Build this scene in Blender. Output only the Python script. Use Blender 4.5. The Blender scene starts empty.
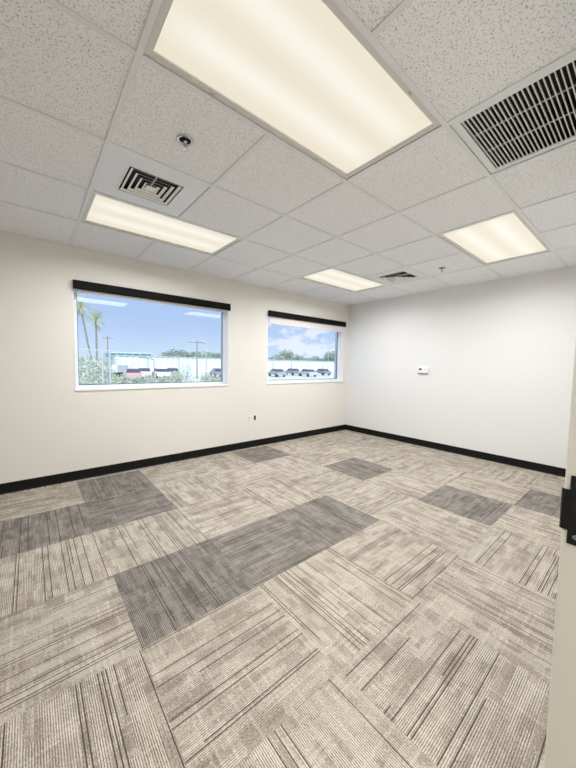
import bpy, bmesh, math, random
from mathutils import Vector, Matrix
random.seed(7)
S = bpy.context.scene
C = bpy.context.collection
S.view_settings.view_transform = 'Standard'
S.view_settings.look = 'None'
S.view_settings.gamma = 1
S.view_settings.exposure = 0.15
S.view_settings.use_curve_mapping = False

U = 0.6096                      # two foot ceiling and carpet module
H = 2.425                       # ceiling height
GX, GY = -4.416, -2.562         # ceiling grid origin
DOORY = -3.80                   # inner face of the door wall
LEFTX = -6.35

# ------------------------------------------------------------ camera
CAM = Vector((-4.765, -3.8904, 1.258))
Rv = Vector((0.76665659, -0.64185892, 0.01596225))
Uv = Vector((0.02744406, 0.05759816, 0.99796256))
Fv = Vector((0.64147057, 0.76465651, -0.06177323))
FPX = 307.913
cd = bpy.data.cameras.new('camera')
cam = bpy.data.objects.new('camera', cd)
C.objects.link(cam)
M3 = Matrix((Rv, Uv, -Fv)).transposed()
cam.matrix_world = Matrix.Translation(CAM) @ M3.to_4x4()
cd.sensor_fit = 'HORIZONTAL'
cd.sensor_width = 36
cd.lens = FPX / 576 * 36
cd.clip_start = 0.02
cd.clip_end = 800
S.camera = cam


def ray(u, v):
    return Fv * FPX + Rv * (u - 288) - Uv * (v - 384)


def onY(u, v, y):
    d = ray(u, v)
    return CAM + d * ((y - CAM.y) / d.y)


def onX(u, v, x):
    d = ray(u, v)
    return CAM + d * ((x - CAM.x) / d.x)


# ------------------------------------------------------------ materials
def mat(name, col, rough=0.5, metal=0.0, spec=0.5, emit=None, estr=0.0):
    m = bpy.data.materials.new(name)
    m.use_nodes = True
    b = m.node_tree.nodes['Principled BSDF']
    b.inputs['Base Color'].default_value = (*col, 1)
    b.inputs['Roughness'].default_value = rough
    b.inputs['Metallic'].default_value = metal
    b.inputs['Specular IOR Level'].default_value = spec
    if emit:
        b.inputs['Emission Color'].default_value = (*emit, 1)
        b.inputs['Emission Strength'].default_value = estr
    return m


class NT:
    def __init__(s, m):
        s.t = m.node_tree
        s.b = s.t.nodes.get('Principled BSDF')

    def n(s, kind, **kw):
        x = s.t.nodes.new(kind)
        for k, v in kw.items():
            setattr(x, k, v)
        return x

    def l(s, a, b):
        s.t.links.new(a, b)

    def val(s, inp, v):
        if isinstance(v, bpy.types.NodeSocket):
            s.l(v, inp)
        else:
            inp.default_value = v

    def math(s, op, a, b=0.0, c=0.0):
        x = s.n('ShaderNodeMath', operation=op)
        s.val(x.inputs[0], a)
        s.val(x.inputs[1], b)
        s.val(x.inputs[2], c)
        return x.outputs[0]

    def noise(s, vec, scale, detail=2, rough=0.5, dim='3D'):
        x = s.n('ShaderNodeTexNoise', noise_dimensions=dim)
        s.l(vec, x.inputs['Vector'])
        x.inputs['Scale'].default_value = scale
        x.inputs['Detail'].default_value = detail
        x.inputs['Roughness'].default_value = rough
        return x.outputs['Fac']

    def ramp(s, fac, stops, interp='LINEAR'):
        x = s.n('ShaderNodeValToRGB')
        x.color_ramp.interpolation = interp
        e = x.color_ramp.elements
        while len(e) < len(stops):
            e.new(0.5)
        for q, (p, c) in zip(e, stops):
            q.position = p
            q.color = (*c, 1) if len(c) == 3 else c
        s.l(fac, x.inputs[0])
        return x.outputs[0]

    def mix(s, fac, a, b, blend='MIX'):
        x = s.n('ShaderNodeMix', data_type='RGBA', blend_type=blend)
        s.val(x.inputs[0], fac)
        for i, v in ((6, a), (7, b)):
            if isinstance(v, bpy.types.NodeSocket):
                s.l(v, x.inputs[i])
            else:
                x.inputs[i].default_value = (*v, 1)
        return x.outputs[2]

    def bump(s, h, strength, dist=0.001):
        x = s.n('ShaderNodeBump')
        x.inputs['Strength'].default_value = strength
        x.inputs['Distance'].default_value = dist
        s.l(h, x.inputs['Height'])
        s.l(x.outputs[0], s.b.inputs['Normal'])


def objcoord(w):
    return w.n('ShaderNodeTexCoord').outputs['Object']


# painted drywall
def wall_paint(name, col):
    m = mat(name, col, 0.55, spec=0.3)
    w = NT(m)
    co = objcoord(w)
    n1 = w.noise(co, 220, 3)
    n2 = w.noise(co, 0.9, 2)
    c = w.mix(w.math('MULTIPLY', n2, 0.05), col, tuple(x * 0.9 for x in col))
    w.l(c, w.b.inputs['Base Color'])
    w.bump(n1, 0.12, 0.0006)
    return m


M_wall = wall_paint('warm white wall paint', (0.82, 0.795, 0.742))
M_wallr = wall_paint('cool white wall paint', (0.81, 0.805, 0.795))
M_reveal = wall_paint('white reveal paint', (0.9, 0.9, 0.9))


# acoustic ceiling tile
def ceiling_tile():
    m = mat('fissured acoustic tile', (0.78, 0.77, 0.75), 0.95, spec=0.1)
    w = NT(m)
    co = objcoord(w)
    a = w.noise(co, 138, 2, 0.55)
    worm = w.math('LESS_THAN', a, 0.385)
    soft = w.n('ShaderNodeMapRange')
    w.l(a, soft.inputs[0])
    soft.inputs[1].default_value = 0.36
    soft.inputs[2].default_value = 0.43
    soft.inputs[3].default_value = 0.0
    soft.inputs[4].default_value = 1.0
    v = w.n('ShaderNodeTexVoronoi')
    w.l(co, v.inputs['Vector'])
    v.inputs['Scale'].default_value = 95
    v.inputs['Randomness'].default_value = 1
    pin = w.n('ShaderNodeMapRange')
    w.l(v.outputs['Distance'], pin.inputs[0])
    pin.inputs[1].default_value = 0.10
    pin.inputs[2].default_value = 0.20
    fine = w.noise(co, 330, 2)
    h = w.math('MULTIPLY', soft.outputs[0], pin.outputs[0])
    c = w.mix(h, (0.50, 0.50, 0.50), (0.925, 0.94, 0.96))
    c = w.mix(w.math('MULTIPLY', fine, 0.30), c, (0.84, 0.84, 0.84))
    w.l(c, w.b.inputs['Base Color'])
    hh = w.math('ADD', h, w.math('MULTIPLY', fine, 0.25))
    w.bump(hh, 0.6, 0.0015)
    return m


M_tile = ceiling_tile()
M_grid = mat('white enamel grid steel', (0.80, 0.81, 0.82), 0.45)
M_plenum = mat('dark plenum', (0.05, 0.05, 0.05), 0.9)


# carpet tiles
def carpet():
    m = mat('striated carpet tile', (0.4, 0.37, 0.33), 0.97, spec=0.08)
    w = NT(m)
    uv = w.n('ShaderNodeUVMap', uv_map='UVMap').outputs[0]
    sep = w.n('ShaderNodeSeparateXYZ')
    w.l(uv, sep.inputs[0])
    u, v = sep.outputs[0], sep.outputs[1]      # u across the ribs, v along them; one unit per tile, offset by tile
    at = w.n('ShaderNodeAttribute', attribute_name='tone')
    dark = at.outputs['Fac']
    ar = w.n('ShaderNodeAttribute', attribute_name='hue')
    hue = ar.outputs['Fac']

    def white(ex):
        x = w.n('ShaderNodeTexWhiteNoise', noise_dimensions='2D')
        cb = w.n('ShaderNodeCombineXYZ')
        w.val(cb.inputs[0], ex[0])
        w.val(cb.inputs[1], ex[1])
        w.l(cb.outputs[0], x.inputs['Vector'])
        return x.outputs[0]

    def cell(x, k):
        return w.math('FLOOR', w.math('MULTIPLY', x, k))

    # woven blocks: bands across u, each broken along v at its own rhythm
    def blocks(nu, nv, seed):
        cu = cell(w.math('ADD', u, seed), nu)
        off = white((cu, seed))
        cv = w.math('FLOOR', w.math('ADD', w.math('MULTIPLY', v, nv), w.math('MULTIPLY', off, 7)))
        return white((cu, cv))
    b1 = blocks(7, 7.3, 0.13)
    b2 = blocks(17, 3.2, 3.41)
    b3 = blocks(30, 7.3, 7.7)
    # fine ribs, about five millimetres apart
    cb = w.n('ShaderNodeCombineXYZ')
    w.l(w.math('MULTIPLY', u, 84), cb.inputs[0])
    w.l(w.math('MULTIPLY', v, 5), cb.inputs[1])
    nn = w.n('ShaderNodeTexNoise', noise_dimensions='2D')
    w.l(cb.outputs[0], nn.inputs['Vector'])
    nn.inputs['Scale'].default_value = 1
    nn.inputs['Detail'].default_value = 1
    rib = w.math('SINE', w.math('MULTIPLY', u, 84 * math.pi * 2))
    rib = w.math('ADD', w.math('MULTIPLY', rib, 0.5), 0.5)
    # loop pile flecks
    cf = w.n('ShaderNodeCombineXYZ')
    w.l(w.math('MULTIPLY', u, 170), cf.inputs[0])
    w.l(w.math('MULTIPLY', v, 75), cf.inputs[1])
    nf = w.n('ShaderNodeTexNoise', noise_dimensions='2D')
    w.l(cf.outputs[0], nf.inputs['Vector'])
    nf.inputs['Scale'].default_value = 1
    nf.inputs['Detail'].default_value = 2
    # rib contrast varies from block to block
    ribamp = w.math('MULTIPLY', w.math('GREATER_THAN', b2, 0.22), w.math('MULTIPLY_ADD', b3, 0.6, 0.55))
    light = w.math('MULTIPLY', w.math('SUBTRACT', rib, 0.5), ribamp)
    light = w.math('MULTIPLY', light, w.math('MULTIPLY_ADD', nn.outputs[0], 1.2, 0.2))
    # thin dark accent yarns
    cu = cell(u, 42)
    acc = white((cu, 11.0))
    aoff = white((cu, 23.0))
    av = w.math('FLOOR', w.math('ADD', w.math('MULTIPLY', v, 0.9), w.math('MULTIPLY', aoff, 5)))
    acc2 = white((cu, av))
    isacc = w.math('MULTIPLY', w.math('GREATER_THAN', acc, 0.76), w.math('GREATER_THAN', acc2, 0.18))
    fu = w.math('FRACT', w.math('MULTIPLY', u, 42))
    thin = w.math('LESS_THAN', w.math('ABSOLUTE', w.math('SUBTRACT', fu, 0.5)), 0.15)
    isacc = w.math('MULTIPLY', isacc, thin)
    val = w.math('ADD', w.math('MULTIPLY_ADD', b1, 0.20, 0.16), w.math('MULTIPLY_ADD', b2, 0.16, 0.04))
    val = w.math('ADD', val, w.math('MULTIPLY_ADD', b3, 0.24, 0.06))
    val = w.math('ADD', val, w.math('MULTIPLY', light, 1.0))
    val = w.math('ADD', val, w.math('MULTIPLY', w.math('SUBTRACT', nf.outputs[0], 0.5), 1.15))
    lx = w.math('GREATER_THAN', white((cell(v, 26), cell(u, 6))), 0.80)
    fv = w.math('FRACT', w.math('MULTIPLY', v, 26))
    lx = w.math('MULTIPLY', lx, w.math('LESS_THAN', fv, 0.45))
    ly = w.math('GREATER_THAN', white((cell(u, 36), cell(v, 4))), 0.80)
    fu2 = w.math('FRACT', w.math('MULTIPLY', u, 36))
    ly = w.math('MULTIPLY', ly, w.math('LESS_THAN', fu2, 0.4))
    val = w.math('ADD', val, w.math('MULTIPLY', w.math('MAXIMUM', lx, ly), 0.14))
    lightc = w.ramp(val, [(0.0, (0.17, 0.140, 0.108)), (0.5, (0.375, 0.325, 0.263)), (1.0, (0.69, 0.625, 0.53))])
    darkc = w.ramp(val, [(0.0, (0.075, 0.066, 0.058)), (0.5, (0.165, 0.148, 0.131)), (1.0, (0.35, 0.325, 0.295))])
    c = w.mix(dark, lightc, darkc)
    c = w.mix(w.math('MULTIPLY', hue, 0.15), c, w.mix(0.6, c, (0.86, 0.93, 1.0), 'MULTIPLY'))
    c = w.mix(w.math('MULTIPLY', isacc, 0.88), c, (0.07, 0.052, 0.040))
    w.l(c, w.b.inputs['Base Color'])
    hgt = w.math('ADD', w.math('MULTIPLY', rib, 0.6), w.math('MULTIPLY', nf.outputs[0], 1.2))
    hgt = w.math('SUBTRACT', hgt, w.math('MULTIPLY', isacc, 0.8))
    w.bump(hgt, 0.55, 0.0025)
    return m


M_carpet = carpet()
M_black = mat('black rubber base', (0.006, 0.006, 0.006), 0.5, spec=0.2)
M_shade = mat('black shade cassette', (0.005, 0.0045, 0.0045), 0.6, spec=0.12)
M_fabric = mat('pale shade fabric', (0.80, 0.76, 0.76), 0.85, spec=0.1)
M_hem = mat('grey hem bar', (0.42, 0.43, 0.45), 0.4)
M_alu = mat('white aluminium window frame', (0.78, 0.83, 0.88), 0.35)
M_gasket = mat('dark blue grey gasket', (0.06, 0.10, 0.15), 0.6)
M_white = mat('white plastic', (0.86, 0.86, 0.84), 0.35)
M_vent = mat('white vent enamel', (0.80, 0.82, 0.85), 0.4)
M_louv = mat('brushed pale louver', (0.85, 0.84, 0.82), 0.35)
M_vdark = mat('dark duct inside', (0.02, 0.02, 0.02), 0.9)
M_lframe = mat('grey light frame enamel', (0.70, 0.69, 0.67), 0.45)
M_chrome = mat('chrome', (0.55, 0.55, 0.56), 0.18, metal=1.0)
M_dark = mat('dark plastic', (0.02, 0.02, 0.02), 0.4)
M_screen = mat('grey display', (0.10, 0.11, 0.12), 0.2)
M_jamb = mat('grey beige door frame paint', (0.72, 0.715, 0.66), 0.38)
M_strike = mat('matte black steel', (0.007, 0.007, 0.008), 0.35, spec=0.3)
M_slot = mat('slot shadow black', (0.004, 0.004, 0.004), 0.8)


def glass_mat():
    m = bpy.data.materials.new('coated window glass')
    m.use_nodes = True
    t = m.node_tree
    t.nodes.clear()
    out = t.nodes.new('ShaderNodeOutputMaterial')
    mx = t.nodes.new('ShaderNodeMixShader')
    tr = t.nodes.new('ShaderNodeBsdfTransparent')
    tr.inputs[0].default_value = (0.97, 0.985, 1.0, 1)
    gl = t.nodes.new('ShaderNodeBsdfGlossy')
    gl.inputs['Roughness'].default_value = 0.01
    gl.inputs[0].default_value = (0.9, 0.95, 1, 1)
    fr = t.nodes.new('ShaderNodeFresnel')
    fr.inputs[0].default_value = 1.62
    t.links.new(fr.outputs[0], mx.inputs[0])
    t.links.new(tr.outputs[0], mx.inputs[1])
    t.links.new(gl.outputs[0], mx.inputs[2])
    t.links.new(mx.outputs[0], out.inputs[0])
    return m


M_glass = glass_mat()


def lens_mat(strength, name):
    # prismatic acrylic lens lit by two tubes behind it; v runs across the width
    m = bpy.data.materials.new(name)
    m.use_nodes = True
    w = NT(m)
    uv = w.n('ShaderNodeUVMap', uv_map='UVMap').outputs[0]
    sep = w.n('ShaderNodeSeparateXYZ')
    w.l(uv, sep.inputs[0])
    v = sep.outputs[1]
    u = sep.outputs[0]
    n = w.noise(uv, 1.3, 1)
    d = w.math('MULTIPLY', w.math('SUBTRACT', n, 0.5), 0.05)
    vv = w.math('ADD', v, d)
    k = w.math('COSINE', w.math('MULTIPLY', w.math('SUBTRACT', vv, 0.28), 2 * math.pi / 0.44))
    k = w.math('MULTIPLY_ADD', k, 0.5, 0.5)
    # the tubes end short of the lens ends
    e = w.math('MULTIPLY', w.math('MULTIPLY', u, w.math('SUBTRACT', 1.0, u)), 9.0)
    e = w.math('MINIMUM', e, 1.0)
    k = w.math('MULTIPLY', k, w.math('MULTIPLY_ADD', e, 0.5, 0.5))
    c = w.ramp(k, [(0.0, (0.89, 0.815, 0.66)), (0.55, (0.94, 0.885, 0.745)), (1.0, (1.0, 0.965, 0.85))])
    pr = w.math('SINE', w.math('MULTIPLY', u, 260 * 2))
    c = w.mix(w.math('MULTIPLY', w.math('ADD', pr, 1.0), 0.02), c, (0.7, 0.64, 0.5))
    w.b.inputs['Base Color'].default_value = (0.12, 0.12, 0.11, 1)
    w.b.inputs['Roughness'].default_value = 0.4
    w.l(c, w.b.inputs['Emission Color'])
    w.b.inputs['Emission Strength'].default_value = strength
    return m


M_lens = lens_mat(0.78, 'glowing prismatic lens')

# ------------------------------------------------------------ mesh helpers


def box(bm, lo, hi, mi=0):
    x0, y0, z0 = lo
    x1, y1, z1 = hi
    v = [bm.verts.new(p) for p in ((x0, y0, z0), (x1, y0, z0), (x1, y1, z0), (x0, y1, z0),
                                   (x0, y0, z1), (x1, y0, z1), (x1, y1, z1), (x0, y1, z1))]
    for f in ((0, 3, 2, 1), (4, 5, 6, 7), (0, 1, 5, 4), (1, 2, 6, 5), (2, 3, 7, 6), (3, 0, 4, 7)):
        q = bm.faces.new([v[i] for i in f])
        q.material_index = mi
    return v


def tube(bm, p0, p1, r0, r1=None, n=12, caps=True):
    r1 = r0 if r1 is None else r1
    p0, p1 = Vector(p0), Vector(p1)
    d = (p1 - p0).normalized()
    a = Vector((0, 0, 1)) if abs(d.z) < 0.9 else Vector((1, 0, 0))
    s = d.cross(a).normalized()
    t = d.cross(s)
    A, B = [], []
    for i in range(n):
        g = 2 * math.pi * i / n
        o = s * math.cos(g) + t * math.sin(g)
        A.append(bm.verts.new(p0 + o * r0))
        B.append(bm.verts.new(p1 + o * r1))
    for i in range(n):
        j = (i + 1) % n
        bm.faces.new((A[i], A[j], B[j], B[i]))
    if caps:
        bm.faces.new(list(reversed(A)))
        bm.faces.new(B)


def lathe(bm, prof, c=(0, 0, 0), n=24):
    rings = []
    for r, z in prof:
        rings.append([bm.verts.new((c[0] + r * math.cos(2 * math.pi * i / n), c[1] + r * math.sin(2 * math.pi * i / n), c[2] + z)) for i in range(n)])
    for a, b in zip(rings, rings[1:]):
        for i in range(n):
            j = (i + 1) % n
            bm.faces.new((a[i], a[j], b[j], b[i]))
    if prof[0][0] > 1e-5:
        bm.faces.new(list(reversed(rings[0])))
    if prof[-1][0] > 1e-5:
        bm.faces.new(rings[-1])


def obj(name, bm, m, parent=None, bevel=0.0, smooth=False, loc=None):
    bmesh.ops.recalc_face_normals(bm, faces=bm.faces)
    me = bpy.data.meshes.new(name)
    bm.to_mesh(me)
    bm.free()
    for x in (m if isinstance(m, (list, tuple)) else [m]):
        me.materials.append(x)
    o = bpy.data.objects.new(name, me)
    C.objects.link(o)
    if parent:
        o.parent = parent
    if loc:
        o.location = loc
    if bevel:
        b = o.modifiers.new('bevel', 'BEVEL')
        b.width = bevel
        b.segments = 2
        b.limit_method = 'ANGLE'
    if smooth:
        for p in me.polygons:
            p.use_smooth = True
    return o


def B(*boxes):
    bm = bmesh.new()
    for lo, hi in boxes:
        box(bm, lo, hi)
    return bm


def struct(name, bm, m, bevel=0.0, parent=None):
    o = obj(name, bm, m, parent, bevel)
    if not parent:
        o['kind'] = 'structure'
    return o


def structroot(name, loc):
    o = bpy.data.objects.new(name, None)
    C.objects.link(o)
    o.location = loc
    o['kind'] = 'structure'
    return o


def thing(name, label, cat, loc=(0, 0, 0), group=None, rotz=0):
    o = bpy.data.objects.new(name, None)
    C.objects.link(o)
    o.location = loc
    o.rotation_euler = (0, 0, rotz)
    o.empty_display_size = 0.1
    o['label'] = label
    o['category'] = cat
    if group:
        o['group'] = group
    return o


def tag(o, label, cat, group=None):
    o['label'] = label
    o['category'] = cat
    if group:
        o['group'] = group
    return o


# ------------------------------------------------------------ room shell
# floor: one mesh of carpet tiles
bm = bmesh.new()
uvl = bm.loops.layers.uv.new('UVMap')
FX, FY = -0.765, -0.07
darkcells = {(-6, -4), (-5, -4), (-4, -4), (-2, -3), (-2, -5), (-1, -6), (-6, -1), (-6, -2), (-7, -2), (-8, -2), (-3, -1)}
tones, hues = [], []
rt = random.Random(5)
orient_fix = {(-7, -3): 'Y'}
for ix in range(-10, 2):
    for iy in range(-10, 1):
        x0, y0 = FX + ix * U, FY + iy * U
        x1, y1 = x0 + U, y0 + U
        X0, X1 = max(x0, LEFTX - 0.05), min(x1, 0.0)
        Y0, Y1 = max(y0, -5.6), min(y1, 0.0)
        if X1 - X0 < 0.005 or Y1 - Y0 < 0.005:
            continue
        par = (ix + iy) % 2
        if iy >= -3:
            dirY = (par == 1)        # (-6,-1) odd -> Y
        else:
            dirY = (par == 0)        # (-6,-4) even -> Y
        if (ix, iy) in orient_fix:
            dirY = orient_fix[(ix, iy)] == 'Y'
        vs = [bm.verts.new(p) for p in ((X0, Y0, 0), (X1, Y0, 0), (X1, Y1, 0), (X0, Y1, 0))]
        f = bm.faces.new(vs)
        du, dv = rt.randint(0, 60) + 1.0, rt.randint(0, 60) + 1.0
        fl = rt.random() < 0.5
        for lp in f.loops:
            a = (lp.vert.co.x - x0) / U
            b = (lp.vert.co.y - y0) / U
            if fl:
                a, b = 1 - a, 1 - b
            uu, vv = (a, b) if dirY else (b, a)
            lp[uvl].uv = (uu + du, vv + dv)
        tones.append(rt.uniform(0.85, 1.0) if (ix, iy) in darkcells else rt.uniform(0.0, 0.16))
        hues.append(rt.random())
me = bpy.data.meshes.new('floor')
bm.to_mesh(me)
bm.free()
me.materials.append(M_carpet)
for nm, arr in (('tone', tones), ('hue', hues)):
    a = me.attributes.new(nm, 'FLOAT', 'FACE')
    a.data.foreach_set('value', arr)
fo = bpy.data.objects.new('floor', me)
C.objects.link(fo)
fo['kind'] = 'structure'
struct('trim_2', B(((LEFTX - 0.2, -5.8, -0.14), (0.2, 0.25, -0.004))), mat('concrete slab', (0.4, 0.4, 0.38), 0.9))

# walls
WT = 0.22
W1 = (-4.403, -2.602)
W2 = (-1.930, -0.122)
WZ0, WZ1 = 0.965, 2.075
struct('wall_back', B(((LEFTX - 0.2, 0, -0.1), (W1[0], WT, 3.0)), ((W1[1], 0, -0.1), (W2[0], WT, 3.0)), ((W2[1], 0, -0.1), (0.2, WT, 3.0)),
                      ((W1[0], 0, -0.1), (W1[1], WT, WZ0)), ((W1[0], 0, WZ1), (W1[1], WT, 3.0)),
                      ((W2[0], 0, -0.1), (W2[1], WT, WZ0)), ((W2[0], 0, WZ1), (W2[1], WT, 3.0))), M_wall)
struct('wall_right', B(((0, -5.6, -0.1), (0.2, 0, 3.0))), M_wallr)
struct('wall_left', B(((LEFTX - 0.2, -5.6, -0.1), (LEFTX, 0, 3.0))), M_wall)
DX0, DX1, DZ = -4.99, -4.03, 2.06      # clear door opening
FW = 0.045
struct('wall_front', B(((LEFTX, -3.94, 0), (DX0 - FW, DOORY + 0.0, 3.0)), ((DX1 + FW, -3.94, 0), (0, DOORY, 3.0)),
                       ((DX0 - FW, -3.94, DZ + FW), (DX1 + FW, DOORY, 3.0))), M_wall)
struct('wall_corridor', B(((LEFTX, -5.62, 0), (0, -5.5, 3.0))), M_wall)
struct('trim_3', B(((LEFTX - 0.2, -5.7, 2.95), (0.2, 0.25, 3.1))), M_plenum)
struct('ceiling_corridor', B(((LEFTX, -5.5, H), (0, -3.94, H + 0.02))), M_tile)

# baseboards (black cove base with a small toe)


def base_profile(p0, p1, nrm):
    bm = bmesh.new()
    p0, p1, n = Vector(p0), Vector(p1), Vector(nrm)
    prof = [(0, 0), (0.012, 0), (0.010, 0.006), (0.0055, 0.014), (0.0045, 0.096), (0.003, 0.1), (0, 0.1)]
    a = [bm.verts.new(p0 + n * d + Vector((0, 0, z))) for d, z in prof]
    b = [bm.verts.new(p1 + n * d + Vector((0, 0, z))) for d, z in prof]
    k = len(prof)
    for i in range(k):
        j = (i + 1) % k
        bm.faces.new((a[i], a[j], b[j], b[i]))
    bm.faces.new(a)
    bm.faces.new(list(reversed(b)))
    return bm


struct('baseboard_back', base_profile((LEFTX, 0, 0.0005), (0, 0, 0.0005), (0, -1, 0)), M_black)
struct('baseboard_right', base_profile((0, 0, 0.0005), (0, DOORY, 0.0005), (-1, 0, 0)), M_black)
struct('baseboard_left', base_profile((LEFTX, 0, 0.0005), (LEFTX, DOORY, 0.0005), (1, 0, 0)), M_black)

# ceiling: lay-in tiles on a tee grid
fixt = {}
for i in (0, 1):
    fixt[(i, -1)] = 1
    fixt[(i, 2)] = 1
for i in (4, 5):
    fixt[(i, -1)] = 1
    fixt[(i, 2)] = 1
fixt[(0, 1)] = 1
fixt[(5, 1)] = 1
fixt[(2, -2)] = 1
bm = bmesh.new()


def gx(i):
    return GX + i * U


def gy(j):
    return GY + j * U


for i in range(-4, 7):
    for j in range(-3, 4):
        if (i, j) in fixt:
            continue
        x0, x1 = max(gx(i), LEFTX), gx(i + 1)
        y0, y1 = max(gy(j), DOORY), gy(j + 1)
        if i == 6:
            x1 = 0.0
        if j == 3:
            y1 = 0.0
        if y1 <= y0 + 0.02 or x1 <= x0:
            continue
        box(bm, (x0, y0, H + 0.0015), (x1, y1, H + 0.016))
struct('ceiling', bm, M_tile)
bm = bmesh.new()
tw = 0.0115
hz0, hz1 = H - 0.0045, H + 0.0012


def tee_x(j, xa, xb):
    box(bm, (xa, gy(j) - tw, hz0), (xb, gy(j) + tw, hz1))
    box(bm, (xa, gy(j) - 0.0015, hz1), (xb, gy(j) + 0.0015, H + 0.03))


for j in range(-2, 4):
    tee_x(j, LEFTX, 0)
for i in range(-3, 7):
    js = [(j, j + 1) for j in range(-2, 4)]
    for ja, jb in js:
        # no cross tee through the middle of a four foot fixture
        if i in (1,) and ja in (-1, 2):
            continue
        if i == 5 and ja in (-1, 2):
            continue
        ya = gy(ja) + tw
        yb = (gy(jb) - tw) if jb < 4 else 0.0
        box(bm, (gx(i) - tw, ya, hz0 - 0.0002), (gx(i) + tw, yb, hz1))
        box(bm, (gx(i) - 0.0015, ya, hz1), (gx(i) + 0.0015, yb, H + 0.03))
# wall angle
box(bm, (LEFTX, -0.019, hz0), (0, 0, hz1))
box(bm, (-0.019, DOORY, hz0 - 0.0002), (0, -0.019, hz1))
box(bm, (LEFTX, DOORY, hz0), (-0.019, DOORY + 0.019, hz1))
struct('trim_1', bm, M_grid)

# ------------------------------------------------------------ ceiling lights


def lens_mesh(x0, x1, y0, y1, z):
    bm = bmesh.new()
    uvl = bm.loops.layers.uv.new('UVMap')
    vs = box(bm, (x0, y0, z), (x1, y1, z + 0.003))
    for f in bm.faces:
        for lp in f.loops:
            lp[uvl].uv = ((lp.vert.co.x - x0) / (x1 - x0), (lp.vert.co.y - y0) / (y1 - y0))
    return bm


def ceiling_light(cx, cy, label, power):
    t = thing('ceiling_light', label, 'ceiling light', (cx, cy, H), 'recessed ceiling lights')
    lx, ly = U - 0.014, U / 2 - 0.014
    fw = 0.021
    bm = bmesh.new()
    zf0, zf1 = 0.0016, 0.012
    for a, b in (((-lx, -ly, zf0), (lx, -ly + fw, zf1)), ((-lx, ly - fw, zf0), (lx, ly, zf1)),
                 ((-lx, -ly + fw, zf0), (-lx + fw, ly - fw, zf1)), ((lx - fw, -ly + fw, zf0), (lx, ly - fw, zf1))):
        box(bm, a, b)
    # inner step lip
    g = 0.005
    for a, b in (((-lx + fw, -ly + fw, zf0 + .003), (lx - fw, -ly + fw + g, zf1)), ((-lx + fw, ly - fw - g, zf0 + .003), (lx - fw, ly - fw, zf1)),
                 ((-lx + fw, -ly + fw + g, zf0 + .003), (-lx + fw + g, ly - fw - g, zf1)), ((lx - fw - g, -ly + fw + g, zf0 + .003), (lx - fw, ly - fw - g, zf1))):
        box(bm, a, b)
    obj('frame', bm, M_lframe, t)
    obj('diffuser', lens_mesh(-lx + fw, lx - fw, -ly + fw, ly - fw, 0.012), M_lens, t)
    bm = B(((-lx, -ly, 0.016), (lx, ly, 0.11)))
    obj('housing', bm, M_grid, t)
    for sx in (-0.32, 0.32):
        for s in (-1, 1):
            bm = B(((sx - 0.011, s * (ly - fw / 2) - 0.003, 0.0002), (sx + 0.011, s * (ly - fw / 2) + 0.003, 0.0016)))
            obj('latch', bm, M_hem, t)
    ld = bpy.data.lights.new('tube lamp', 'AREA')
    ld.shape = 'RECTANGLE'
    ld.size = 2 * (lx - fw)
    ld.size_y = 2 * (ly - fw)
    ld.energy = power
    ld.color = (0.975, 0.985, 1.0)
    ld.spread = math.radians(168)
    lo = bpy.data.objects.new('tube_lamp', ld)
    C.objects.link(lo)
    lo.location = (0, 0, -0.004)
    lo.parent = t
    return t


PW = 24
ceiling_light(gx(1), gy(-0.5), 'big recessed two by four ceiling light nearest, filling the top centre', PW)
ceiling_light(gx(1), gy(2.5), 'recessed ceiling light beside the white square vent, above the larger window', PW)
ceiling_light(gx(5), gy(2.5), 'small far recessed ceiling light near the corner, above the right window', PW)
ceiling_light(gx(5), gy(-0.5), 'recessed ceiling light near the right wall, beyond the black return grille', PW)
# unseen fill lights added in the hallway to brighten the door jamb
for hx in (-5.3, -3.2):
    ld = bpy.data.lights.new('hallway fill', 'AREA')
    ld.shape = 'RECTANGLE'
    ld.size = 1.1
    ld.size_y = 0.5
    ld.energy = 22
    ld.color = (1.0, 0.96, 0.88)
    lo = bpy.data.objects.new('hallway_fill', ld)
    C.objects.link(lo)
    lo.location = (hx, -4.7, H - 0.01)

# ------------------------------------------------------------ supply diffusers


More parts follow.
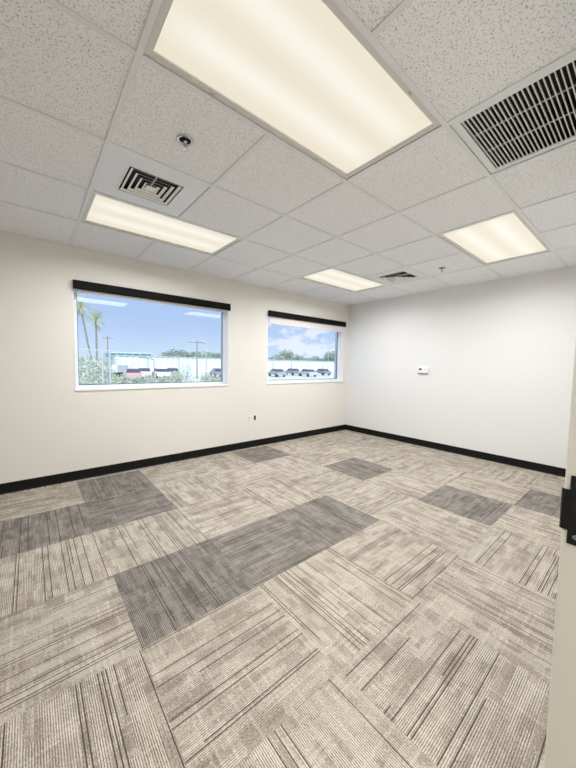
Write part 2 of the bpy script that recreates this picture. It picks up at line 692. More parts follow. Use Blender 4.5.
def square_vent(cx, cy, op, label, face):
    t = thing('air_vent', label, 'vent', (cx, cy, H), 'square ceiling vents')
    r = U / 2 - 0.013
    z0 = 0.0016
    bm = bmesh.new()
    for a, b in (((-r, -r, z0), (r, -op, z0 + .006)), ((-r, op, z0), (r, r, z0 + .006)), ((-r, -op, z0), (-op, op, z0 + .006)), ((op, -op, z0), (r, op, z0 + .006))):
        box(bm, a, b)
    obj('face_plate', bm, face, t)
    # rim around the opening
    bm = bmesh.new()
    g = 0.008
    for a, b in (((-op, -op, -0.003), (op, -op + g, z0 + .01)), ((-op, op - g, -0.003), (op, op, z0 + .01)), ((-op, -op + g, -0.003), (-op + g, op - g, z0 + .01)), ((op - g, -op + g, -0.003), (op, op - g, z0 + .01))):
        box(bm, a, b)
    obj('rim', bm, M_louv, t, 0.001)
    # flared concentric cones
    nl = 4
    for k in range(nl):
        ro = op - 0.018 - k * (op - 0.03) / nl
        ri = ro - 0.014
        zb, zt = -0.002, 0.006
        bm = bmesh.new()
        th = 0.0018
        o = [[bm.verts.new((sx * q, sy * q, z)) for sx, sy in ((-1, -1), (1, -1), (1, 1), (-1, 1))] for q, z in ((ro, zb), (ri, zt), (ri - th, zt), (ro - th, zb - 0.0))]
        for a, b in zip(o, o[1:] + o[:1]):
            for i in range(4):
                j = (i + 1) % 4
                bm.faces.new((a[i], a[j], b[j], b[i]))
        obj('louver', bm, M_louv, t)
    bm = B(((-0.03, -0.024, -0.002), (0.03, 0.024, 0.0)))
    obj('centre_plate', bm, M_louv, t, 0.001)
    bm = B(((-0.002, -op + g, 0.006), (0.002, op - g, 0.02)))
    obj('cross_rib', bm, M_louv, t)
    # duct collar
    bm = B(((-op - .01, -op - .01, 0.05), (op + .01, op + .01, 0.06)), ((-op - .01, -op - .01, .0078), (-op, op + .01, .05)), ((op, -op - .01, .0078), (op + .01, op + .01, .05)),
           ((-op, -op - .01, .0078), (op, -op, .05)), ((-op, op, .0078), (op, op + .01, .05)))
    obj('duct_box', bm, M_vdark, t)
    return t


square_vent(gx(0.5), gy(1.5), 0.172, 'white square ceiling vent with concentric louvers beside the long light', M_vent)
square_vent(gx(5.53), gy(1.5), 0.200, 'small dark square ceiling vent at the far right, before the corner', M_grid)

# ------------------------------------------------------------ return grille
t = thing('return_grille', 'large ceiling return air grille with black gaps, at the upper right', 'vent', (gx(2.5), gy(-1.5), H))
rx = U / 2 - 0.013
ry = U / 2 - 0.013
fx, fyb = 0.034, 0.034
bm = bmesh.new()
for a, b in (((-rx, -ry, .0016), (rx, -ry + fyb, .010)), ((-rx, ry - fyb, .0016), (rx, ry, .010)), ((-rx, -ry + fyb, .0016), (-rx + fx, ry - fyb, .010)), ((rx - fx, -ry + fyb, .0016), (rx, ry - fyb, .010))):
    box(bm, a, b)
obj('frame', bm, M_grid, t, 0.001)
nb = 29
y0, y1 = -ry + fyb, ry - fyb
pitch = (y1 - y0) / nb
blade = None
for k in range(nb):
    yc = y1 - (k + 0.5) * pitch
    bm = bmesh.new()
    w_, h_, th = 0.0, 0.010, 0.0017
    # slanted blade: a parallelogram run along x
    sec = [(w_ / 2 - th, 0.0), (w_ / 2 + th, 0.0), (-w_ / 2 + th, h_), (-w_ / 2 - th, h_)]
    a = [bm.verts.new((-rx + fx, yy, .003 + zz)) for yy, zz in sec]
    b = [bm.verts.new((rx - fx, yy, .003 + zz)) for yy, zz in sec]
    for i in range(4):
        j = (i + 1) % 4
        bm.faces.new((a[i], a[j], b[j], b[i]))
    bm.faces.new(a)
    bm.faces.new(list(reversed(b)))
    obj('blade', bm, M_louv, t, loc=(0, yc, 0))
for xx in (-0.08, 0.095):
    obj('cross_bar', B(((xx - 0.002, y0, .024), (xx + 0.002, y1, .030))), M_louv, t)
obj('duct_box', B(((-rx, -ry, .20), (rx, ry, .21)), ((-rx, -ry, .011), (-rx + .01, ry, .20)), ((rx - .01, -ry, .011), (rx, ry, .20)),
                  ((-rx + .01, -ry, .011), (rx - .01, -ry + .01, .20)), ((-rx + .01, ry - .01, .011), (rx - .01, ry, .20))), M_vdark, t)

# ------------------------------------------------------------ sprinklers


def sprinkler(x, y, label):
    t = thing('fire_sprinkler', label, 'sprinkler', (x, y, H), 'ceiling fire sprinklers')
    t.scale = (1.2, 1.2, 1.2)
    bm = bmesh.new()
    lathe(bm, [(0.036, 0.0014), (0.037, -0.001), (0.033, -0.004), (0.026, -0.0045), (0.024, 0.0), (0.024, 0.0012)])
    obj('escutcheon', bm, M_chrome, t, smooth=True)
    bm = bmesh.new()
    lathe(bm, [(0.0235, 0.0012), (0.0235, 0.0), (0.0, -0.0004)])
    obj('cup', bm, M_slot, t, smooth=True)
    bm = bmesh.new()
    lathe(bm, [(0.009, 0.0), (0.009, -0.010), (0.006, -0.012), (0.006, -0.016)], n=12)
    tube(bm, (-0.009, 0, -0.008), (-0.011, 0, -0.022), 0.002, n=8)
    tube(bm, (-0.011, 0, -0.022), (0, 0, -0.036), 0.002, n=8)
    tube(bm, (0.009, 0, -0.008), (0.011, 0, -0.022), 0.002, n=8)
    tube(bm, (0.011, 0, -0.022), (0, 0, -0.036), 0.002, n=8)
    obj('body', bm, M_chrome, t, smooth=True)
    bm = bmesh.new()
    tube(bm, (0, 0, -0.034), (0, 0, -0.016), 0.0022, n=8)
    obj('glass_bulb', bm, mat('red bulb', (0.3, 0.02, 0.02), 0.1), t, smooth=True)
    bm = bmesh.new()
    lathe(bm, [(0.0, -0.034), (0.005, -0.036), (0.013, -0.0365), (0.013, -0.038), (0.0, -0.038)], n=16)
    # teeth of the deflector
    for k in range(8):
        g = k * math.pi / 4
        c, s = math.cos(g), math.sin(g)
        tube(bm, (c * .012, s * .012, -.0372), (c * .017, s * .017, -.0378), .0018, .0012, n=6)
    obj('deflector', bm, M_chrome, t)
    return t


sprinkler(-4.108, -2.237, 'round chrome sprinkler head near the white square vent')
sprinkler(-1.015, -2.205, 'small dark far sprinkler head close to the right wall')

# ------------------------------------------------------------ windows
GD = 0.125      # glass set back from the wall face
for wi, (xa, xb) in enumerate((W1, W2)):
    r = structroot('window_%d' % (wi + 1), ((xa + xb) / 2, GD, WZ0))
    hw = (xb - xa) / 2
    hh = WZ1 - WZ0
    f = 0.038
    bm = B(((-hw + .001, -0.03, .001), (hw - .001, 0.04, f)), ((-hw + .001, -0.03, hh - f), (hw - .001, 0.04, hh - .001)),
           ((-hw + .001, -0.03, f), (-hw + f, 0.04, hh - f)), ((hw - f, -0.03, f), (hw - .001, 0.04, hh - f)))
    obj('window_frame', bm, M_alu, r, 0.002)
    g = 0.007
    bm = B(((-hw + f, -0.006, f), (hw - f, 0.006, f + g)), ((-hw + f, -0.006, hh - f - g), (hw - f, 0.006, hh - f)),
           ((-hw + f, -0.006, f + g), (-hw + f + g, 0.006, hh - f - g)), ((hw - f - g, -0.006, f + g), (hw - f, 0.006, hh - f - g)))
    obj('gasket', bm, M_gasket, r)
    bm = bmesh.new()
    vs = [bm.verts.new(p) for p in ((-hw + f, 0, f), (hw - f, 0, f), (hw - f, 0, hh - f), (-hw + f, 0, hh - f))]
    bm.faces.new(vs)
    obj('window_glass', bm, M_glass, r)
    # plastered reveal lining and sill with a small nosing
    e = 0.006
    bm = B(((-hw, -GD - 0.001, 0), (-hw + e, -0.03, hh)), ((hw - e, -GD - 0.001, 0), (hw, -0.03, hh)), ((-hw + e, -GD - 0.001, hh - e), (hw - e, -0.03, hh)))
    obj('reveal', bm, M_reveal, r)
    bm = B(((-hw - 0.006, -GD - 0.012, -0.016), (hw + 0.006, -0.03, 0.004)))
    obj('window_sill', bm, M_reveal, r, 0.003)

# ------------------------------------------------------------ roller shades
for k, ((xa, xb), lab, drop) in enumerate(((W1, 'black roller shade cassette over the larger left window', 0.012), (W2, 'black roller shade cassette with pale fabric showing, over the right window', 0.088))):
    t = thing('roller_shade', lab, 'roller shade', ((xa + xb) / 2, 0, WZ1), 'roller shades above the windows')
    hw = (xb - xa) / 2 - 0.004
    zt, zb = 0.016, -0.075
    bm = bmesh.new()
    # rounded fascia section run along x
    sec = [(-0.0015, zt), (-0.038, zt), (-0.046, zt - 0.006), (-0.049, zt - 0.016), (-0.049, zb + 0.014), (-0.045, zb + 0.004), (-0.038, zb), (-0.045, zb + .008), (-0.045, zt - 0.006), (-0.0015, zt - 0.006)]
    a = [bm.verts.new((-hw, y, z)) for y, z in sec]
    b = [bm.verts.new((hw, y, z)) for y, z in sec]
    n = len(sec)
    for i in range(n):
        j = (i + 1) % n
        bm.faces.new((a[i], a[j], b[j], b[i]))
    bm.faces.new(a)
    bm.faces.new(list(reversed(b)))
    obj('cassette', bm, M_shade, t)
    for s in (-1, 1):
        bm = B(((s * hw - 0.003, -0.050, zb - 0.002), (s * hw + 0.003, -0.0015, zt + 0.001)))
        obj('end_cap', bm, M_shade, t, 0.002)
    bm = bmesh.new()
    tube(bm, (-hw + 0.004, -0.023, -0.024), (hw - 0.004, -0.023, -0.024), 0.017, n=20)
    obj('fabric_roll', bm, M_fabric, t, smooth=True)
    obj('fabric', B(((-hw + 0.02, -0.0100, zb - drop), (hw - 0.02, -0.0092, -0.03))), M_fabric, t)
    obj('hem_bar', B(((-hw + 0.02, -0.0140, zb - drop - 0.018), (hw - 0.02, -0.0052, zb - drop))), M_fabric if k else M_hem, t, 0.002)
    if k:
        bm = bmesh.new()
        x = hw - 0.035
        for q in range(20):
            tube(bm, (x, -0.04, zb - 0.012 * q), (x, -0.04, zb - 0.012 * q - 0.011), 0.0016, n=6)
        # obj('bead_chain') kept short, as in the photograph
        obj('bead_chain', bm, M_white, t) if drop > 0.05 else bm.free()

# ------------------------------------------------------------ wall outlets, thermostat
t = thing('power_outlet', 'white duplex power outlet plate low on the wall, left of the black socket', 'outlet', (-2.255, 0, 0.437))
obj('cover_plate', B(((-0.036, -0.006, -0.057), (0.036, -0.0004, 0.057))), M_white, t, 0.003)
for zc in (-0.02, 0.02):
    rc = obj('receptacle', B(((-0.017, -0.0085, zc - 0.014), (0.017, -0.006, zc + 0.014))), mat('ivory socket', (0.7, 0.7, 0.67), 0.4), t, 0.002)
    obj('slots', B(((-0.008, -0.0088, zc - 0.003), (-0.0055, -0.0084, zc + 0.008)), ((0.0055, -0.0088, zc - 0.003), (0.008, -0.0084, zc + 0.007)), ((-0.002, -0.0088, zc - 0.010), (0.002, -0.0084, zc - 0.006))), M_dark, rc)
t = thing('data_outlet', 'white wall plate with a black socket, right of the plain outlet', 'outlet', (-2.155, 0, 0.447))
obj('cover_plate', B(((-0.036, -0.006, -0.057), (0.036, -0.0004, 0.057))), M_white, t, 0.003)
obj('socket', B(((-0.017, -0.0095, -0.034), (0.017, -0.006, 0.034))), M_dark, t, 0.001)

t = thing('thermostat', 'white wall thermostat with a small grey display on the right wall', 'thermostat', (0, -1.53, 1.212))
bm = B(((-0.004, -0.098, -0.058), (-0.0002, 0.098, 0.062)))
obj('back_plate', bm, M_white, t, 0.002)
bm = B(((-0.026, -0.088, -0.048), (-0.004, 0.088, 0.046)))
obj('cover', bm, M_white, t, 0.010)
obj('display', B(((-0.0275, 0.012, -0.004), (-0.0258, 0.060, 0.026))), M_screen, t, 0.0005)
obj('button', B(((-0.0285, -0.050, -0.004), (-0.0258, -0.030, 0.014))), mat('light grey plastic', (0.5, 0.5, 0.5), 0.4), t, 0.001)
obj('bottom_shadow', B(((-0.030, -0.080, -0.056), (-0.004, 0.070, -0.044))), mat('painted shadow grey', (0.32, 0.32, 0.33), 0.5), t, 0.004)  # grey strip standing in for the shadow along the thermostat's bottom

# ------------------------------------------------------------ door frame with strike plate
r = structroot('door_1', ((DX0 + DX1) / 2, DOORY, 0))
hw = (DX1 - DX0) / 2
cs = 0.05      # face width of the casing
DF = -0.18
bm = bmesh.new()
for s in (-1, 1):
    x0, x1 = sorted((s * hw, s * (hw + cs)))
    box(bm, (x0, DF, 0.001), (x1, 0.004, DZ + cs))
box(bm, (-hw, DF, DZ), (hw, 0.004, DZ + cs))
obj('door_frame', bm, M_jamb, r, 0.004)
bm = bmesh.new()
for s in (-1, 1):
    x0, x1 = sorted((s * hw, s * (hw - 0.016)))
    box(bm, (x0, DF + 0.02, 0.001), (x1, DF + 0.085, DZ - 0.001))
obj('door_stop', bm, M_jamb, r, 0.003)
SX = hw - 0.0016
zc = 1.008
sp = obj('strike_plate', B(((SX - 0.0012, -0.046, zc - 0.062), (hw - 0.0002, -0.0045, zc + 0.062))), M_strike, r, 0.0005)
# lip that curls past the corner of the frame
bm = bmesh.new()
prof = [(-0.006, SX - 0.0012), (0.001, SX - 0.0012), (0.005, SX + 0.0002), (0.0075, SX + 0.004)]
zs = (zc - 0.038, zc + 0.036)
fr_, bk = [], []
for y, x in prof:
    fr_.append([bm.verts.new((x, y, z)) for z in zs])
    bk.append([bm.verts.new((x + 0.0016, y, z)) for z in zs])
for i in range(3):
    bm.faces.new((fr_[i][0], fr_[i + 1][0], fr_[i + 1][1], fr_[i][1]))
    bm.faces.new((bk[i][0], bk[i][1], bk[i + 1][1], bk[i + 1][0]))
    for q in (0, 1):
        bm.faces.new((fr_[i][q], bk[i][q], bk[i + 1][q], fr_[i + 1][q]))
for i in (0, 3):
    bm.faces.new((fr_[i][0], fr_[i][1], bk[i][1], bk[i][0]))
obj('lip', bm, M_strike, sp, 0.0004)
for zz in (-0.047, 0.047):
    bm = bmesh.new()
    tube(bm, (SX - 0.0022, -0.016, zc + zz), (SX - 0.0010, -0.016, zc + zz), 0.0045, n=14)
    obj('screw', bm, M_chrome, sp)
obj('latch_hole', B(((SX - 0.0016, -0.030, zc - 0.018), (SX - 0.0011, -0.006, zc + 0.018))), M_slot, sp)

# ------------------------------------------------------------ outside
M_ground = mat('pale sunlit concrete', (0.62, 0.62, 0.60), 0.9)
_w = NT(M_ground)
_c = objcoord(_w)
_w.l(_w.mix(_w.noise(_c, 0.35, 4), (0.44, 0.47, 0.46), (0.64, 0.66, 0.64)), _w.b.inputs['Base Color'])
GZ = -0.90


def leafmat(name, a, b):
    m = mat(name, a, 0.7, spec=0.2)
    w_ = NT(m)
    w_.l(w_.mix(w_.noise(objcoord(w_), 3.0, 3), a, b), w_.b.inputs['Base Color'])
    return m


M_leaf = leafmat('grey green foliage', (0.26, 0.34, 0.24), (0.58, 0.64, 0.52))
M_leafd = leafmat('darker tree foliage', (0.18, 0.26, 0.22), (0.38, 0.46, 0.38))
M_palm = leafmat('palm frond', (0.30, 0.38, 0.20), (0.62, 0.66, 0.40))
M_bark = mat('grey bark', (0.20, 0.18, 0.16), 0.9)
M_pole = mat('weathered pole', (0.22, 0.22, 0.22), 0.8)
M_galv = mat('galvanised steel', (0.42, 0.48, 0.50), 0.5)
M_corr = mat('white corrugated sheet', (0.60, 0.67, 0.70), 0.6)
M_teal = mat('teal cladding', (0.16, 0.48, 0.47), 0.6)
M_tealr = mat('pale roof edge', (0.45, 0.58, 0.60), 0.6)
M_tyre = mat('tyre rubber', (0.03, 0.03, 0.03), 0.8)
M_cglass = mat('dark car glass', (0.05, 0.07, 0.09), 0.1)
M_dirt = leafmat('sandy verge', (0.50, 0.52, 0.46), (0.62, 0.66, 0.58))

struct('ground', B(((-90, 0.3, GZ - 0.2), (190, 190, GZ))), M_ground)
struct('verge', B(((-60, 26.0, GZ), (120, 33.0, GZ + 0.03))), M_dirt)


def gpos(u, y):
    p = onY(u, 366, y)
    return p.x


def ztop(u, v, y):
    return onY(u, v, y).z


# long corrugated yard wall
FY2 = 50.0
xa, xb = gpos(112, FY2), gpos(345, FY2)
bm = bmesh.new()
wz1 = 2.25
n = int((xb - xa) / 0.45)
prev = None
for i in range(n + 1):
    x = xa + (xb - xa) * i / n
    y = FY2 + (0.10 if i % 2 else 0.0)
    a = [bm.verts.new((x, y, GZ)), bm.verts.new((x, y, wz1)), bm.verts.new((x, y + 0.12, wz1)), bm.verts.new((x, y + 0.12, GZ))]
    if prev:
        for k in range(4):
            j = (k + 1) % 4
            bm.faces.new((prev[k], prev[j], a[j], a[k]))
    prev = a
t = thing('yard_wall', 'long white corrugated yard wall running across both window views', 'wall', ((xa + xb) / 2, FY2, GZ))
o = obj('sheet', bm, M_corr, None)
o.parent = t
o.matrix_parent_inverse = Matrix.Translation(t.location).inverted()


def reparent(o, t):
    o.parent = t
    o.matrix_parent_inverse = Matrix.Translation(t.location).inverted()


reparent(obj('top_rail', B(((xa, FY2 - 0.06, wz1 - 0.02), (xb, FY2 + 0.28, wz1 + 0.12))), M_galv), t)
k = 0
x = xa
while x < xb:
    reparent(obj('wall_post', B(((x - 0.08, FY2 - 0.10, GZ), (x + 0.08, FY2 - 0.001, wz1 - 0.02))), M_galv), t)
    x += 5.2

# teal building beyond the wall, left window
y = 78.0
xa2, xb2 = gpos(113, y), gpos(151, y)
zt = ztop(130, 351.5, y)
t = thing('low_building', 'low teal building with pale roof edge behind the white yard wall', 'building', ((xa2 + xb2) / 2, y, GZ))
reparent(obj('walls', B(((xa2, y, GZ), (xb2, y + 10, zt - 0.5))), M_teal), t)
reparent(obj('roof', B(((xa2 - 0.5, y - 0.5, zt - 0.5), (xb2 + 0.5, y + 10.5, zt - 0.2))), M_tealr), t)
for q in range(5):
    xx = xa2 + (q + 0.5) * (xb2 - xa2) / 5
    reparent(obj('pilaster', B(((xx - 0.35, y - 0.15, GZ), (xx + 0.35, y - 0.001, zt - 0.5))), M_tealr), t)


def foliage(bm, c, r, n, leaf, rnd):
    c = Vector(c)
    for _ in range(n):
        while True:
            d = Vector((rnd.uniform(-1, 1), rnd.uniform(-1, 1), rnd.uniform(-1, 1)))
            if 0.15 < d.length < 1:
                break
        p = c + Vector((d.x * r[0], d.y * r[1], d.z * r[2]))
        a = Vector((rnd.gauss(0, 1), rnd.gauss(0, 1), rnd.gauss(0, 1))).normalized()
        b = a.cross(Vector((rnd.gauss(0, 1), rnd.gauss(0, 1), rnd.gauss(0, 1)))).normalized()
        l = leaf * rnd.uniform(0.6, 1.4)
        v = [bm.verts.new(p + a * l), bm.verts.new(p + b * l * 0.45), bm.verts.new(p - a * l), bm.verts.new(p - b * l * 0.45)]
        bm.faces.new(v)


def leafobj(name, bm, m, parent):
    me = bpy.data.meshes.new(name)
    bm.to_mesh(me)
    bm.free()
    me.materials.append(m)
    o = bpy.data.objects.new(name, me)
    C.objects.link(o)
    o.parent = parent
    return o


def tree(name, label, cat, x, y, h, rw, m, n, leaf, seed, group, shrub=False):
    rnd = random.Random(seed)
    t = thing(name, label, cat, (x, y, GZ), group)
    bm = bmesh.new()
    tr = 0.03 * h if not shrub else 0.015 * h
    tube(bm, (0, 0, 0), (0, 0, h * 0.6), tr, tr * 0.5, 8)
    for q in range(5):
        g = q * 1.257 + rnd.random()
        tube(bm, (0, 0, h * (0.2 + 0.06 * q)), (math.cos(g) * rw * 0.6, math.sin(g) * rw * 0.6, h * (0.5 + 0.07 * q)), tr * 0.5, tr * 0.2, 6)
    obj('trunk', bm, M_bark, t)
    bm = bmesh.new()
    if shrub:
        foliage(bm, (0, 0, h * 0.52), (rw, rw, h * 0.48), n, leaf, rnd)
    else:
        for q in range(6):
            g = rnd.uniform(0, 6.28)
            foliage(bm, (math.cos(g) * rw * 0.5, math.sin(g) * rw * 0.5, h * rnd.uniform(0.55, 0.8)), (rw * 0.6, rw * 0.6, h * 0.22), n // 6, leaf, rnd)
    leafobj('foliage', bm, m, t)
    return t


# distant trees beyond the wall: (screen column, row of the top)
specs = [(168, 353, 'low'), (178, 350, 'a'), (186, 352, 'b'), (194, 351, 'c'), (203, 351, 'd'), (212, 352, 'e'), (219, 353, 'f'),
         (276, 354, 'g'), (287, 349, 'h'), (300, 355, 'i'), (311, 356, 'j'), (322, 356, 'k'), (331, 352, 'l')]
desc = ['leftmost of the dark trees in the larger window, beside the teal building', 'tree just left of the low shrub, second of the dark trees in the larger window',
        'third of the dark trees in the larger window, counted from the left', 'dark tree directly behind the utility pole with a crossarm in the larger window',
        'dark tree just right of the utility pole with a crossarm', 'second last dark tree toward the right edge of the larger window', 'last dark tree at the right edge of the larger window',
        'first small tree at the left edge of the right window', 'taller round tree rising over the white wall in the right window', 'low tree right of the tall round tree in the right window',
        'low tree at the middle of the right window, over the wall', 'low tree second from the right edge of the right window', 'taller tree at the right edge of the right window']
for q, (u, v, _) in enumerate(specs):
    y = 62 + 9 * (q % 3)
    h = ztop(u, v, y) - GZ
    tree('tree', desc[q], 'tree', gpos(u, y), y, h * 1.03, 2.3 + (q % 3) * 0.35, M_leafd, 1100, 0.28, q + 20, 'trees beyond the yard wall')


# palms
def palm(u, vtop, vcrown, y, lean, label, seed, rr):
    rnd = random.Random(seed)
    x = gpos(u, y)
    hz = ztop(u, vcrown, y) - GZ
    t = thing('palm_tree', label, 'palm tree', (x - lean, y, GZ), 'palm trees in the larger window')
    bm = bmesh.new()
    pts = [Vector((lean * (s / 8) ** 0.8, 0, hz * s / 8)) for s in range(9)]
    for a, b in zip(pts, pts[1:]):
        tube(bm, a, b, 0.12, 0.115, 10)
    obj('trunk', bm, M_bark, t)
    bm = bmesh.new()
    top = pts[-1]
    for k in range(64):
        g = k * 2.399
        el = rnd.uniform(-1.0, 1.4)
        L = rr * rnd.uniform(0.85, 1.1)
        p = top.copy()
        d = Vector((math.cos(g) * math.cos(el), math.sin(g) * math.cos(el), math.sin(el)))
        for s in range(7):
            q = p + d * L / 7
            d = (d + Vector((0, 0, -0.09))).normalized()
            side = d.cross(Vector((0, 0, 1)))
            side = side.normalized() if side.length > 1e-4 else Vector((1, 0, 0))
            ww = rr * 0.13 * math.sin((s + 0.8) / 7.6 * math.pi)
            for sg in (-1, 1):
                for e in (0, 0.5):
                    a = p.lerp(q, e)
                    bq = p.lerp(q, e + 0.28)
                    tip = a + side * sg * ww + d * ww * 0.5 + Vector((0, 0, -ww * 0.35))
                    bm.faces.new([bm.verts.new(a), bm.verts.new(bq), bm.verts.new(tip)])
            p = q
    leafobj('fronds', bm, M_palm, t)


palm(97, 311, 320, 46, 0.0, 'palm tree with a full round crown, right of the other palm', 3, 1.8)
palm(82, 298, 306, 52, -1.8, 'leaning palm tree at the left edge of the larger window', 4, 1.9)


# poles
def pole(name, u, vtop, y, r, label, arm=None, m=None, lamp=False):
    x = gpos(u, y)
    h = ztop(u, vtop, y) - GZ
    t = thing(name, label, 'pole', (x, y, GZ))
    bm = bmesh.new()
    tube(bm, (0, 0, 0), (0, 0, h), r, r * 0.75, 10)
    obj('shaft', bm, m or M_pole, t)
    if arm:
        zz = h - 0.35
        obj('crossarm', B(((-arm, -0.12, zz - 0.07), (arm, 0.06 - 0.12, zz + 0.07))), m or M_pole, t)
        for q in (-0.85, -0.4, 0.4, 0.85):
            bm = bmesh.new()
            tube(bm, (q * arm, -0.09, zz + 0.07), (q * arm, -0.09, zz + 0.28), 0.05, 0.03, 8)
            obj('insulator', bm, M_tealr, t)
    if lamp:
        bm = bmesh.new()
        tube(bm, (0, 0, h - 0.1), (-1.1, 0, h + 0.15), 0.05, 0.04, 8)
        obj('arm', bm, m or M_pole, t)
        obj('lamp_head', B(((-1.7, -0.12, h + 0.07), (-1.0, 0.12, h + 0.2))), m or M_pole, t, 0.03)
    return t


pole('utility_pole', 197, 340, 38, 0.10, 'dark utility pole with crossarm near the right of the larger window', 1.25)
pole('utility_pole', 108, 336, 58, 0.13, 'short looking utility pole beside the round crowned palm', 0.9)
pole('light_pole', 206, 340, 41, 0.07, 'thin pale pole just right of the utility pole in the larger window', None, M_galv)
pole('street_light', 154, 359, 36, 0.06, 'small lamp post in the middle of the larger window', None, M_pole, True)
pole('light_pole', 328, 336, 44, 0.08, 'thin pale pole near the right edge of the right window', None, M_galv)


# chain link fence close to the building
def chain_fence():
    y = 10.0
    xa, xb = gpos(70, y), gpos(110, y)
    t = thing('chain_link_fence', 'chain link fence with top rail in front of grey shrubs, larger window', 'fence', ((xa + xb) / 2, y, GZ))
    zt = ztop(90, 350, y)
    for xx in (xa + 0.2, (xa + xb) / 2 + 0.4, xb):
        bm = bmesh.new()
        tube(bm, (xx, y, GZ), (xx, y, zt + 0.03), 0.028, n=10)
        reparent(obj('fence_post', bm, M_galv), t)
    bm = bmesh.new()
    tube(bm, (xa, y, zt), (xb, y, zt), 0.020, n=10)
    reparent(obj('top_rail', bm, M_galv), t)
    bm = bmesh.new()
    st = 0.075
    hh = zt - GZ
    L = xb - xa
    k = -int(hh / st)
    while k * st < L:
        s = k * st
        a0 = max(0.0, -s)
        a1 = min(hh, L - s)
        if a1 > a0:
            tube(bm, (xa + s + a0, y + 0.002, GZ + a0), (xa + s + a1, y + 0.002, GZ + a1), 0.0022, n=3, caps=False)
            tube(bm, (xb - s - a0, y - 0.002, GZ + a0), (xb - s - a1, y - 0.002, GZ + a1), 0.0022, n=3, caps=False)
        k += 1
    reparent(obj('wire_mesh', bm, M_galv), t)


chain_fence()
sh = [(77, 356, 14, 'tallest grey green shrub behind the fence, at the left window edge'), (88, 353, 15.5, 'second grey shrub behind the chain link fence from the left'), (98, 357, 11.5, 'third grey shrub behind the chain link fence from the left'), (105, 355, 17, 'rightmost grey shrub behind the chain link fence')]
for q, (u, v, y, lab) in enumerate(sh):
    h = ztop(u, v, y) - GZ
    tree('shrub', lab, 'shrub', gpos(u, y), y, h, 0.62, M_leaf, 900, 0.07, 60 + q, 'shrubs behind the fence', True)
sh = [(122, 374, 'low'), (137, 376, 'x'), (150, 374, 'x'), (164, 375, 'x'), (176, 371, 'x'), (187, 362, 'x'), (207, 372, 'x'), (217, 376, 'x')]
labs = ['low shrub just right of the fence end post', 'low shrub below the red car in the larger window', 'low shrub left of the lamp post base in the larger window', 'low shrub right of the lamp post in the larger window',
        'small shrub touching the left side of the tall open shrub', 'tall open shrub standing left of the utility pole', 'shrub at the foot of the thin pale pole', 'low shrub at the right edge of the larger window']
for q, (u, v, _) in enumerate(sh):
    y = 21 + 3 * (q % 2)
    h = max(0.6, ztop(u, v, y) - GZ)
    tree('shrub', labs[q], 'shrub', gpos(u, y), y, h, 0.6 if q != 5 else 0.8, M_leaf, 600 if q != 5 else 330, 0.08, 80 + q, 'shrubs in the open yard', True)


# cars
def car(u, y, rz, col, label):
    x = gpos(u, y)
    m = mat('car paint ' + label[:12], col, 0.3)
    t = thing('car', label, 'car', (x, y, GZ), 'cars parked by the yard wall', rz + 1.35)
    L, W = 4.4, 1.75
    prof = [(-L / 2, 0.35), (-L / 2, 0.80), (-L / 2 + 0.5, 0.92), (-1.15, 0.95), (1.35, 0.97), (L / 2 - 0.1, 0.85), (L / 2, 0.7), (L / 2, 0.35)]
    bm = bmesh.new()
    a = [bm.verts.new((px, -W / 2, pz)) for px, pz in prof]
    b = [bm.verts.new((px, W / 2, pz)) for px, pz in prof]
    n = len(prof)
    for i in range(n):
        j = (i + 1) % n
        bm.faces.new((a[i], a[j], b[j], b[i]))
    bm.faces.new(a)
    bm.faces.new(list(reversed(b)))
    obj('body', bm, m, t, 0.06)
    for nm, mm, pts, ins in (('cabin_glass', M_cglass, [(-1.55, 0.94), (-0.85, 1.38), (0.75, 1.40), (1.45, 0.96)], 0.10), ('roof', m, [(-0.90, 1.37), (-0.80, 1.44), (0.68, 1.46), (0.80, 1.39)], 0.16)):
        bm = bmesh.new()
        a = [bm.verts.new((px, -W / 2 + ins + (pz - 0.94) * 0.2, pz)) for px, pz in pts]
        b = [bm.verts.new((px, W / 2 - ins - (pz - 0.94) * 0.2, pz)) for px, pz in pts]
        n = len(pts)
        for i in range(n):
            j = (i + 1) % n
            bm.faces.new((a[i], a[j], b[j], b[i]))
        bm.faces.new(a)
        bm.faces.new(list(reversed(b)))
        obj(nm, bm, mm, t)
    for sx in (-1.35, 1.35):
        for sy in (-1, 1):
            bm = bmesh.new()
            tube(bm, (sx, sy * (W / 2 - 0.2), 0.32), (sx, sy * (W / 2 + 0.01), 0.32), 0.32, n=18)
            obj('wheel', bm, M_tyre, t)


cars = [(132, 38, 0.1, (0.55, 0.33, 0.34), 'faded red car parked nearest the white box truck'), (144, 44, 0, (0.66, 0.52, 0.52), 'pale pink car parked right of the faded red car'),
        (161, 41, 0.1, (0.75, 0.76, 0.74), 'white car parked right of the small lamp post'), (172, 44, 0, (0.25, 0.28, 0.30), 'dark grey car parked left of the utility pole'),
        (218, 42, 0, (0.22, 0.25, 0.30), 'dark car parked at the right edge of the larger window'),
        (277, 40, 0, (0.30, 0.34, 0.36), 'grey car parked at the left of the right window'), (293, 45, 0, (0.22, 0.24, 0.26), 'black car parked below the tall round tree, right window'),
        (308, 39, 0, (0.45, 0.48, 0.50), 'silver car parked in the middle of the right window'), (323, 44, 0, (0.20, 0.22, 0.25), 'dark car parked farthest right in the right window')]
for a in cars:
    car(*a)

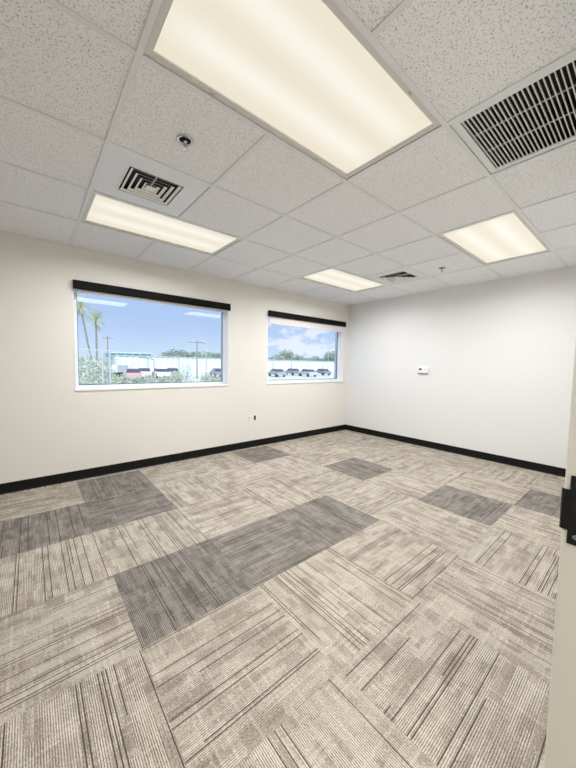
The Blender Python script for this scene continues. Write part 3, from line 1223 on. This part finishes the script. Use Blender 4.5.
y = 47.0
t = thing('box_truck', 'white box truck parked just right of the chain link fence', 'truck', (gpos(116, y), y, GZ), None, 0.9)
obj('cargo_box', B(((-1.6, -1.0, 0.7), (1.6, 1.0, 1.75))), M_corr, t, 0.03)
obj('cab', B(((1.65, -0.9, 0.45), (2.7, 0.9, 1.45))), mat('white truck paint', (0.75, 0.75, 0.75), 0.3), t, 0.12)
obj('chassis', B(((-1.6, -0.8, 0.45), (1.64, 0.8, 0.69))), M_tyre, t)
obj('windscreen', B(((2.05, -0.93, 0.95), (2.72, 0.93, 1.33))), M_cglass, t, 0.03)
for sx in (-1.0, 2.1):
    for sy in (-1, 1):
        bm = bmesh.new()
        tube(bm, (sx, sy * 0.72, 0.36), (sx, sy * 0.98, 0.36), 0.36, n=18)
        obj('wheel', bm, M_tyre, t)


# ------------------------------------------------------------ sky and sun
wd = bpy.data.worlds.new('sky')
S.world = wd
wd.use_nodes = True
w = NT(wd)
t_ = wd.node_tree
bg = t_.nodes['Background']
co = w.n('ShaderNodeTexCoord').outputs['Generated']
sep = w.n('ShaderNodeSeparateXYZ')
w.l(co, sep.inputs[0])
z = sep.outputs[2]
sky = w.ramp(z, [(0.0, (0.62, 0.78, 0.95)), (0.10, (0.46, 0.62, 0.90)), (0.30, (0.38, 0.55, 0.90)), (1.0, (0.25, 0.45, 0.85))])
# cumulus band towards the right-hand window
cm = w.n('ShaderNodeMapping')
cm.inputs['Scale'].default_value = (1, 1, 1.7)
w.l(co, cm.inputs[0])
cn = w.noise(cm.outputs[0], 13.0, 6, 0.6)
side = w.n('ShaderNodeMapRange')
w.l(sep.outputs[0], side.inputs[0])
side.inputs[1].default_value = 0.42
side.inputs[2].default_value = 0.62
side.inputs[3].default_value = -0.22
side.inputs[4].default_value = 0.05
cf = w.math('ADD', cn, side.outputs[0])
cfac = w.n('ShaderNodeMapRange')
w.l(cf, cfac.inputs[0])
cfac.inputs[1].default_value = 0.50
cfac.inputs[2].default_value = 0.60
col = w.mix(w.math('MULTIPLY', cfac.outputs[0], 0.8), sky, (0.86, 0.92, 1.0))
w.l(col, bg.inputs[0])
bg.inputs[1].default_value = 0.95
sd = bpy.data.lights.new('sun', 'SUN')
sd.energy = 5.0
sd.angle = 0.01
sd.color = (1, 0.97, 0.92)
so = bpy.data.objects.new('sun', sd)
C.objects.link(so)
so.rotation_euler = (math.radians(42), 0, math.radians(-25))
